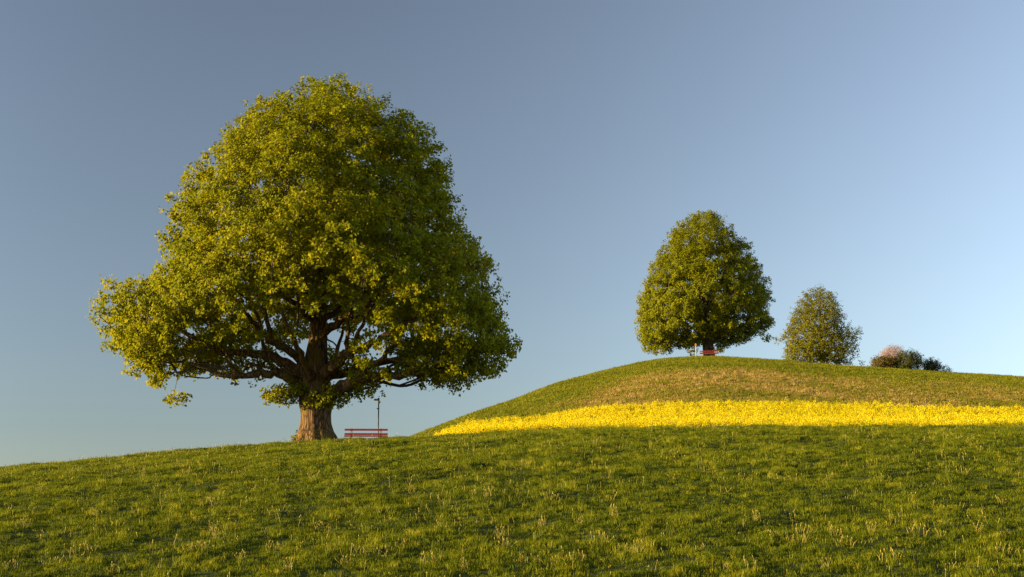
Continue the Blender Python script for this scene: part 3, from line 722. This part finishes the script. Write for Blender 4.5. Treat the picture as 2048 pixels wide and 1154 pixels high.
def bench(label, X, Y, rz, W, sink=0.0, thick=0.13):
    z = float(ground_z(np.array([X]), np.array([Y]))[0]) - sink
    root = empty('bench', (X, Y, z)); root.rotation_euler[2] = rz; tag(root, label, 'bench')
    um = upright_mesh(M['concrete'])
    for sx in (-1, 1):
        o = link('support', um, root); o.location = (sx * W * 0.34, 0, -0.03)
    bs = box_mesh('backrest_slat', W, 0.04, thick, M['red'])
    for k, (yy, zz) in enumerate(((0.105, 0.80), (0.062, 0.565))):
        o = link('backrest_slat', bs, root); o.location = (0, yy - 0.015, zz); o.rotation_euler[0] = math.radians(-9)
    ss = box_mesh('seat_slat', W, 0.12, 0.045, M['red'])
    for k in range(3):
        o = link('seat_slat', ss, root); o.location = (0, -0.36 + k * 0.155, 0.400 + 0.022 + k * 0.022)
    return root
b1 = P(732, 876, 76.7)
bench('red slatted bench standing beside the thick trunk of the huge tree', b1[0], 76.7, 0.05, 2.32, thick=0.105)
b2 = P(1418, 712, 176.5)
bench('small red bench in front of the hilltop tree trunk', b2[0], 176.5, -0.06, 2.3, thick=0.135)

# ------------------------------------------------------------------ signposts
def post_mesh(h, r, mat, sides=10):
    V, Fc = [], []; tube(np.array([[0, 0, -0.3], [0, 0, h * .5], [0, 0, h]]), [r, r, r], sides, V, Fc)
    me = mesh_arrays('pole', np.vstack(V), np.vstack(Fc), None, True, [mat]); return me

def board_mesh(name, outline, t, mat):
    bm = bmesh.new(); a = [bm.verts.new((x, -t / 2, z)) for x, z in outline]; b_ = [bm.verts.new((x, t / 2, z)) for x, z in outline]
    bm.faces.new(a); bm.faces.new(b_[::-1])
    for i in range(len(outline)): bm.faces.new((a[i - 1], b_[i - 1], b_[i], a[i]))
    bmesh.ops.recalc_face_normals(bm, faces=bm.faces[:])
    me = bpy.data.meshes.new(name); bm.to_mesh(me); bm.free(); me.materials.append(mat); return me

YP = 77.6
pt = P(757.5, 797, YP); X = pt[0]; z = float(ground_z(np.array([X]), np.array([YP]))[0]); H = float(pt[2] - z)
sp = empty('signpost', (X, YP, z)); tag(sp, 'slender dark signpost with small yellow direction boards behind the bench', 'signpost')
link('pole', post_mesh(H, 0.035, M['pole']), sp)
cp = box_mesh('pole_cap', 0.085, 0.085, 0.20, M['pole']); o = link('pole_cap', cp, sp); o.location = (0, 0, H - 0.06)
o = link('arrow_board', board_mesh('arrow_board', [(0.02, -0.055), (0.02, 0.055), (-0.22, 0.055), (-0.28, 0.0), (-0.22, -0.055)], 0.02, M['sign']), sp); o.location = (0, -0.055, H - 0.075); o.rotation_euler[2] = 0.1
o = link('bracket', box_mesh('bracket', 0.10, 0.06, 0.10, M['pole']), sp); o.location = (0.045, 0, H - 0.20)
o = link('arrow_board', board_mesh('arrow_board', [(0.0, -0.05), (0.05, -0.05), (0.10, 0.0), (0.05, 0.05), (0.0, 0.05)], 0.02, M['sign']), sp); o.location = (0.01, -0.05, H - 0.215); o.rotation_euler[2] = 0.5
o = link('marker_plate', board_mesh('marker_plate', [(-0.12, 0), (0, 0.07), (0.07, 0.0), (0, -0.07)], 0.02, M['sign']), sp); o.location = (0, -0.05, H - 0.565)
YP2 = 177.0
pt = P(1391, 687, YP2); X = pt[0]; z = float(ground_z(np.array([X]), np.array([YP2]))[0]); H = float(pt[2] - z)
sp = empty('signpost', (X, YP2, z)); tag(sp, 'thin pale post with small orange board under the hilltop tree', 'signpost')
link('pole', post_mesh(H, 0.045, M['pale_pole']), sp)
o = link('marker_plate', board_mesh('marker_plate', [(-0.10, -0.22), (0.12, -0.22), (0.12, 0.06), (-0.10, 0.06)], 0.03, M['sign2']), sp); o.location = (0, -0.066, H - 0.1)

# ------------------------------------------------------------------ dry seed stalks in the meadow, each clump a plant
def stalk_clump(seed, ns, hmax, spread):
    g = np.random.default_rng(seed); V, Fc, mi = [], [], []
    cnt_ = lambda: sum(len(q) for q in Fc)
    for k in range(ns):
        a = g.uniform(0, 6.28); r = spread * math.sqrt(g.uniform()); h = g.uniform(0.35, 1.0) * hmax; l = g.normal(0, 0.07, 2)
        e_ = np.array([math.cos(a) * r, math.sin(a) * r, 0.0]); p0 = np.array([0, 0, -0.05]); pa = e_ * 0.92 + np.array([0, 0, -0.005])
        p1 = e_ + np.array([l[0] * .25, l[1] * .25, h * .5]); p2_ = e_ + np.array([l[0], l[1], h])
        n0 = cnt_(); blade = g.uniform() < 0.55; w = g.uniform(0.0035, 0.0065)
        tube(np.array([p0, pa, p1, p2_]), [w, w, w * (1.4 if blade else .9), 0.001 if blade else w * .8], 4, V, Fc); mi += [0] * (cnt_() - n0)
        if blade: continue
        hh = g.uniform(0.02, 0.045); w = g.uniform(0.007, 0.012); n0 = cnt_()
        tube(np.array([p2_ - [0, 0, .01], p2_ + [0, 0, hh * .35], p2_ + [0, 0, hh * .8], p2_ + [0, 0, hh]]), [0.005, w, w * .8, 0.003], 5, V, Fc); mi += [1] * (cnt_() - n0)
    return mesh_arrays('seed_stalk_clump', np.vstack(V), np.vstack(Fc), None, True, [M['stalk'], M['seed']], mi)
STALK_LABELS = ['thin little tuft of a few short dry golden stalks in the meadow', 'medium tuft of golden dry stalks in the meadow', 'broad tuft of mixed golden dry stalks in the meadow', 'wide loose low scatter of golden dry stalks in the meadow', 'lone pair of tall thin dry stalks in the meadow', 'tall dense upright golden tuft of dry stalks in the meadow']
clumps = [stalk_clump(500 + k, ns, h, s_) for k, (ns, h, s_) in enumerate([(5, .20, .12), (9, .24, .16), (14, .25, .22), (17, .21, .38), (2, .32, .05), (14, .32, .13)])]
spots = [(45, 1055, 2), (80, 985, 1), (155, 1008, 0), (160, 1110, 2), (180, 1105, 1), (290, 955, 5), (372, 950, 1), (300, 1010, 4), (325, 1012, 4), (340, 1015, 0), (270, 1030, 1), (425, 1065, 5), (432, 1078, 5), (420, 1015, 2), (475, 950, 3), (455, 1030, 0), (545, 1100, 2), (585, 1105, 3), (575, 1145, 5), (400, 1105, 2), (375, 1108, 1), (320, 1145, 4), (225, 1150, 1), (630, 960, 1), (645, 1000, 0), (700, 960, 0), (70, 1030, 0), (190, 1035, 1), (620, 965, 4), (975, 996, 5), (1000, 1078, 5), (1010, 1098, 2), (1082, 1058, 5), (1105, 1002, 3), (1225, 1005, 1), (1230, 1035, 5), (1205, 1090, 2), (1260, 1108, 1), (1275, 1110, 5), (1095, 1128, 3), (1045, 1128, 1), (1150, 1128, 2), (1295, 912, 4), (1350, 962, 0), (1515, 1045, 5), (1610, 1072, 2), (1672, 1075, 1), (1745, 1070, 5), (1835, 1072, 2), (1880, 1075, 1), (1960, 1070, 5), (1990, 880, 4), (1740, 935, 4), (2000, 1010, 1), (1690, 1095, 2), (1600, 1085, 3), (2010, 1110, 2), (1650, 1140, 5), (1500, 1140, 1), (860, 1130, 2), (800, 1100, 1), (745, 1110, 3), (930, 1140, 5), (690, 1130, 2), (1400, 1105, 1), (1440, 1140, 3), (880, 1060, 1), (760, 1030, 0), (1160, 1050, 1), (1330, 1080, 0), (1900, 1140, 3), (1780, 1125, 2), (110, 1130, 3), (20, 1140, 2), (480, 1120, 1), (640, 1060, 2), (540, 1035, 0), (505, 985, 1), (980, 1050, 0), (880, 930, 0), (1050, 935, 1), (1120, 905, 0), (1210, 930, 0), (1560, 920, 0), (1660, 960, 1), (1820, 1000, 0), (1450, 990, 0), (1930, 950, 0), (820, 985, 1), (900, 1010, 4)]
yy = np.linspace(29, 70, 800)
for k, (x, y, kind) in enumerate(spots):
    u_, e_ = ue(x, y); zz = ground_z(u_ * yy, yy); _, py_ = px(u_ * yy, yy, zz)
    j = int(np.argmax(py_ < y)) if (py_ < y).any() else len(yy) - 1
    o = link('seed_stalk_clump', clumps[kind]); o.location = (float(u_ * yy[j]), float(yy[j]), float(zz[j])); o.rotation_euler[2] = random.uniform(0, 6.28)
    sc = random.uniform(0.85, 1.25); o.scale = (sc, sc, sc)
    tag(o, STALK_LABELS[kind], 'plant', 'dry seed stalks in the meadow')
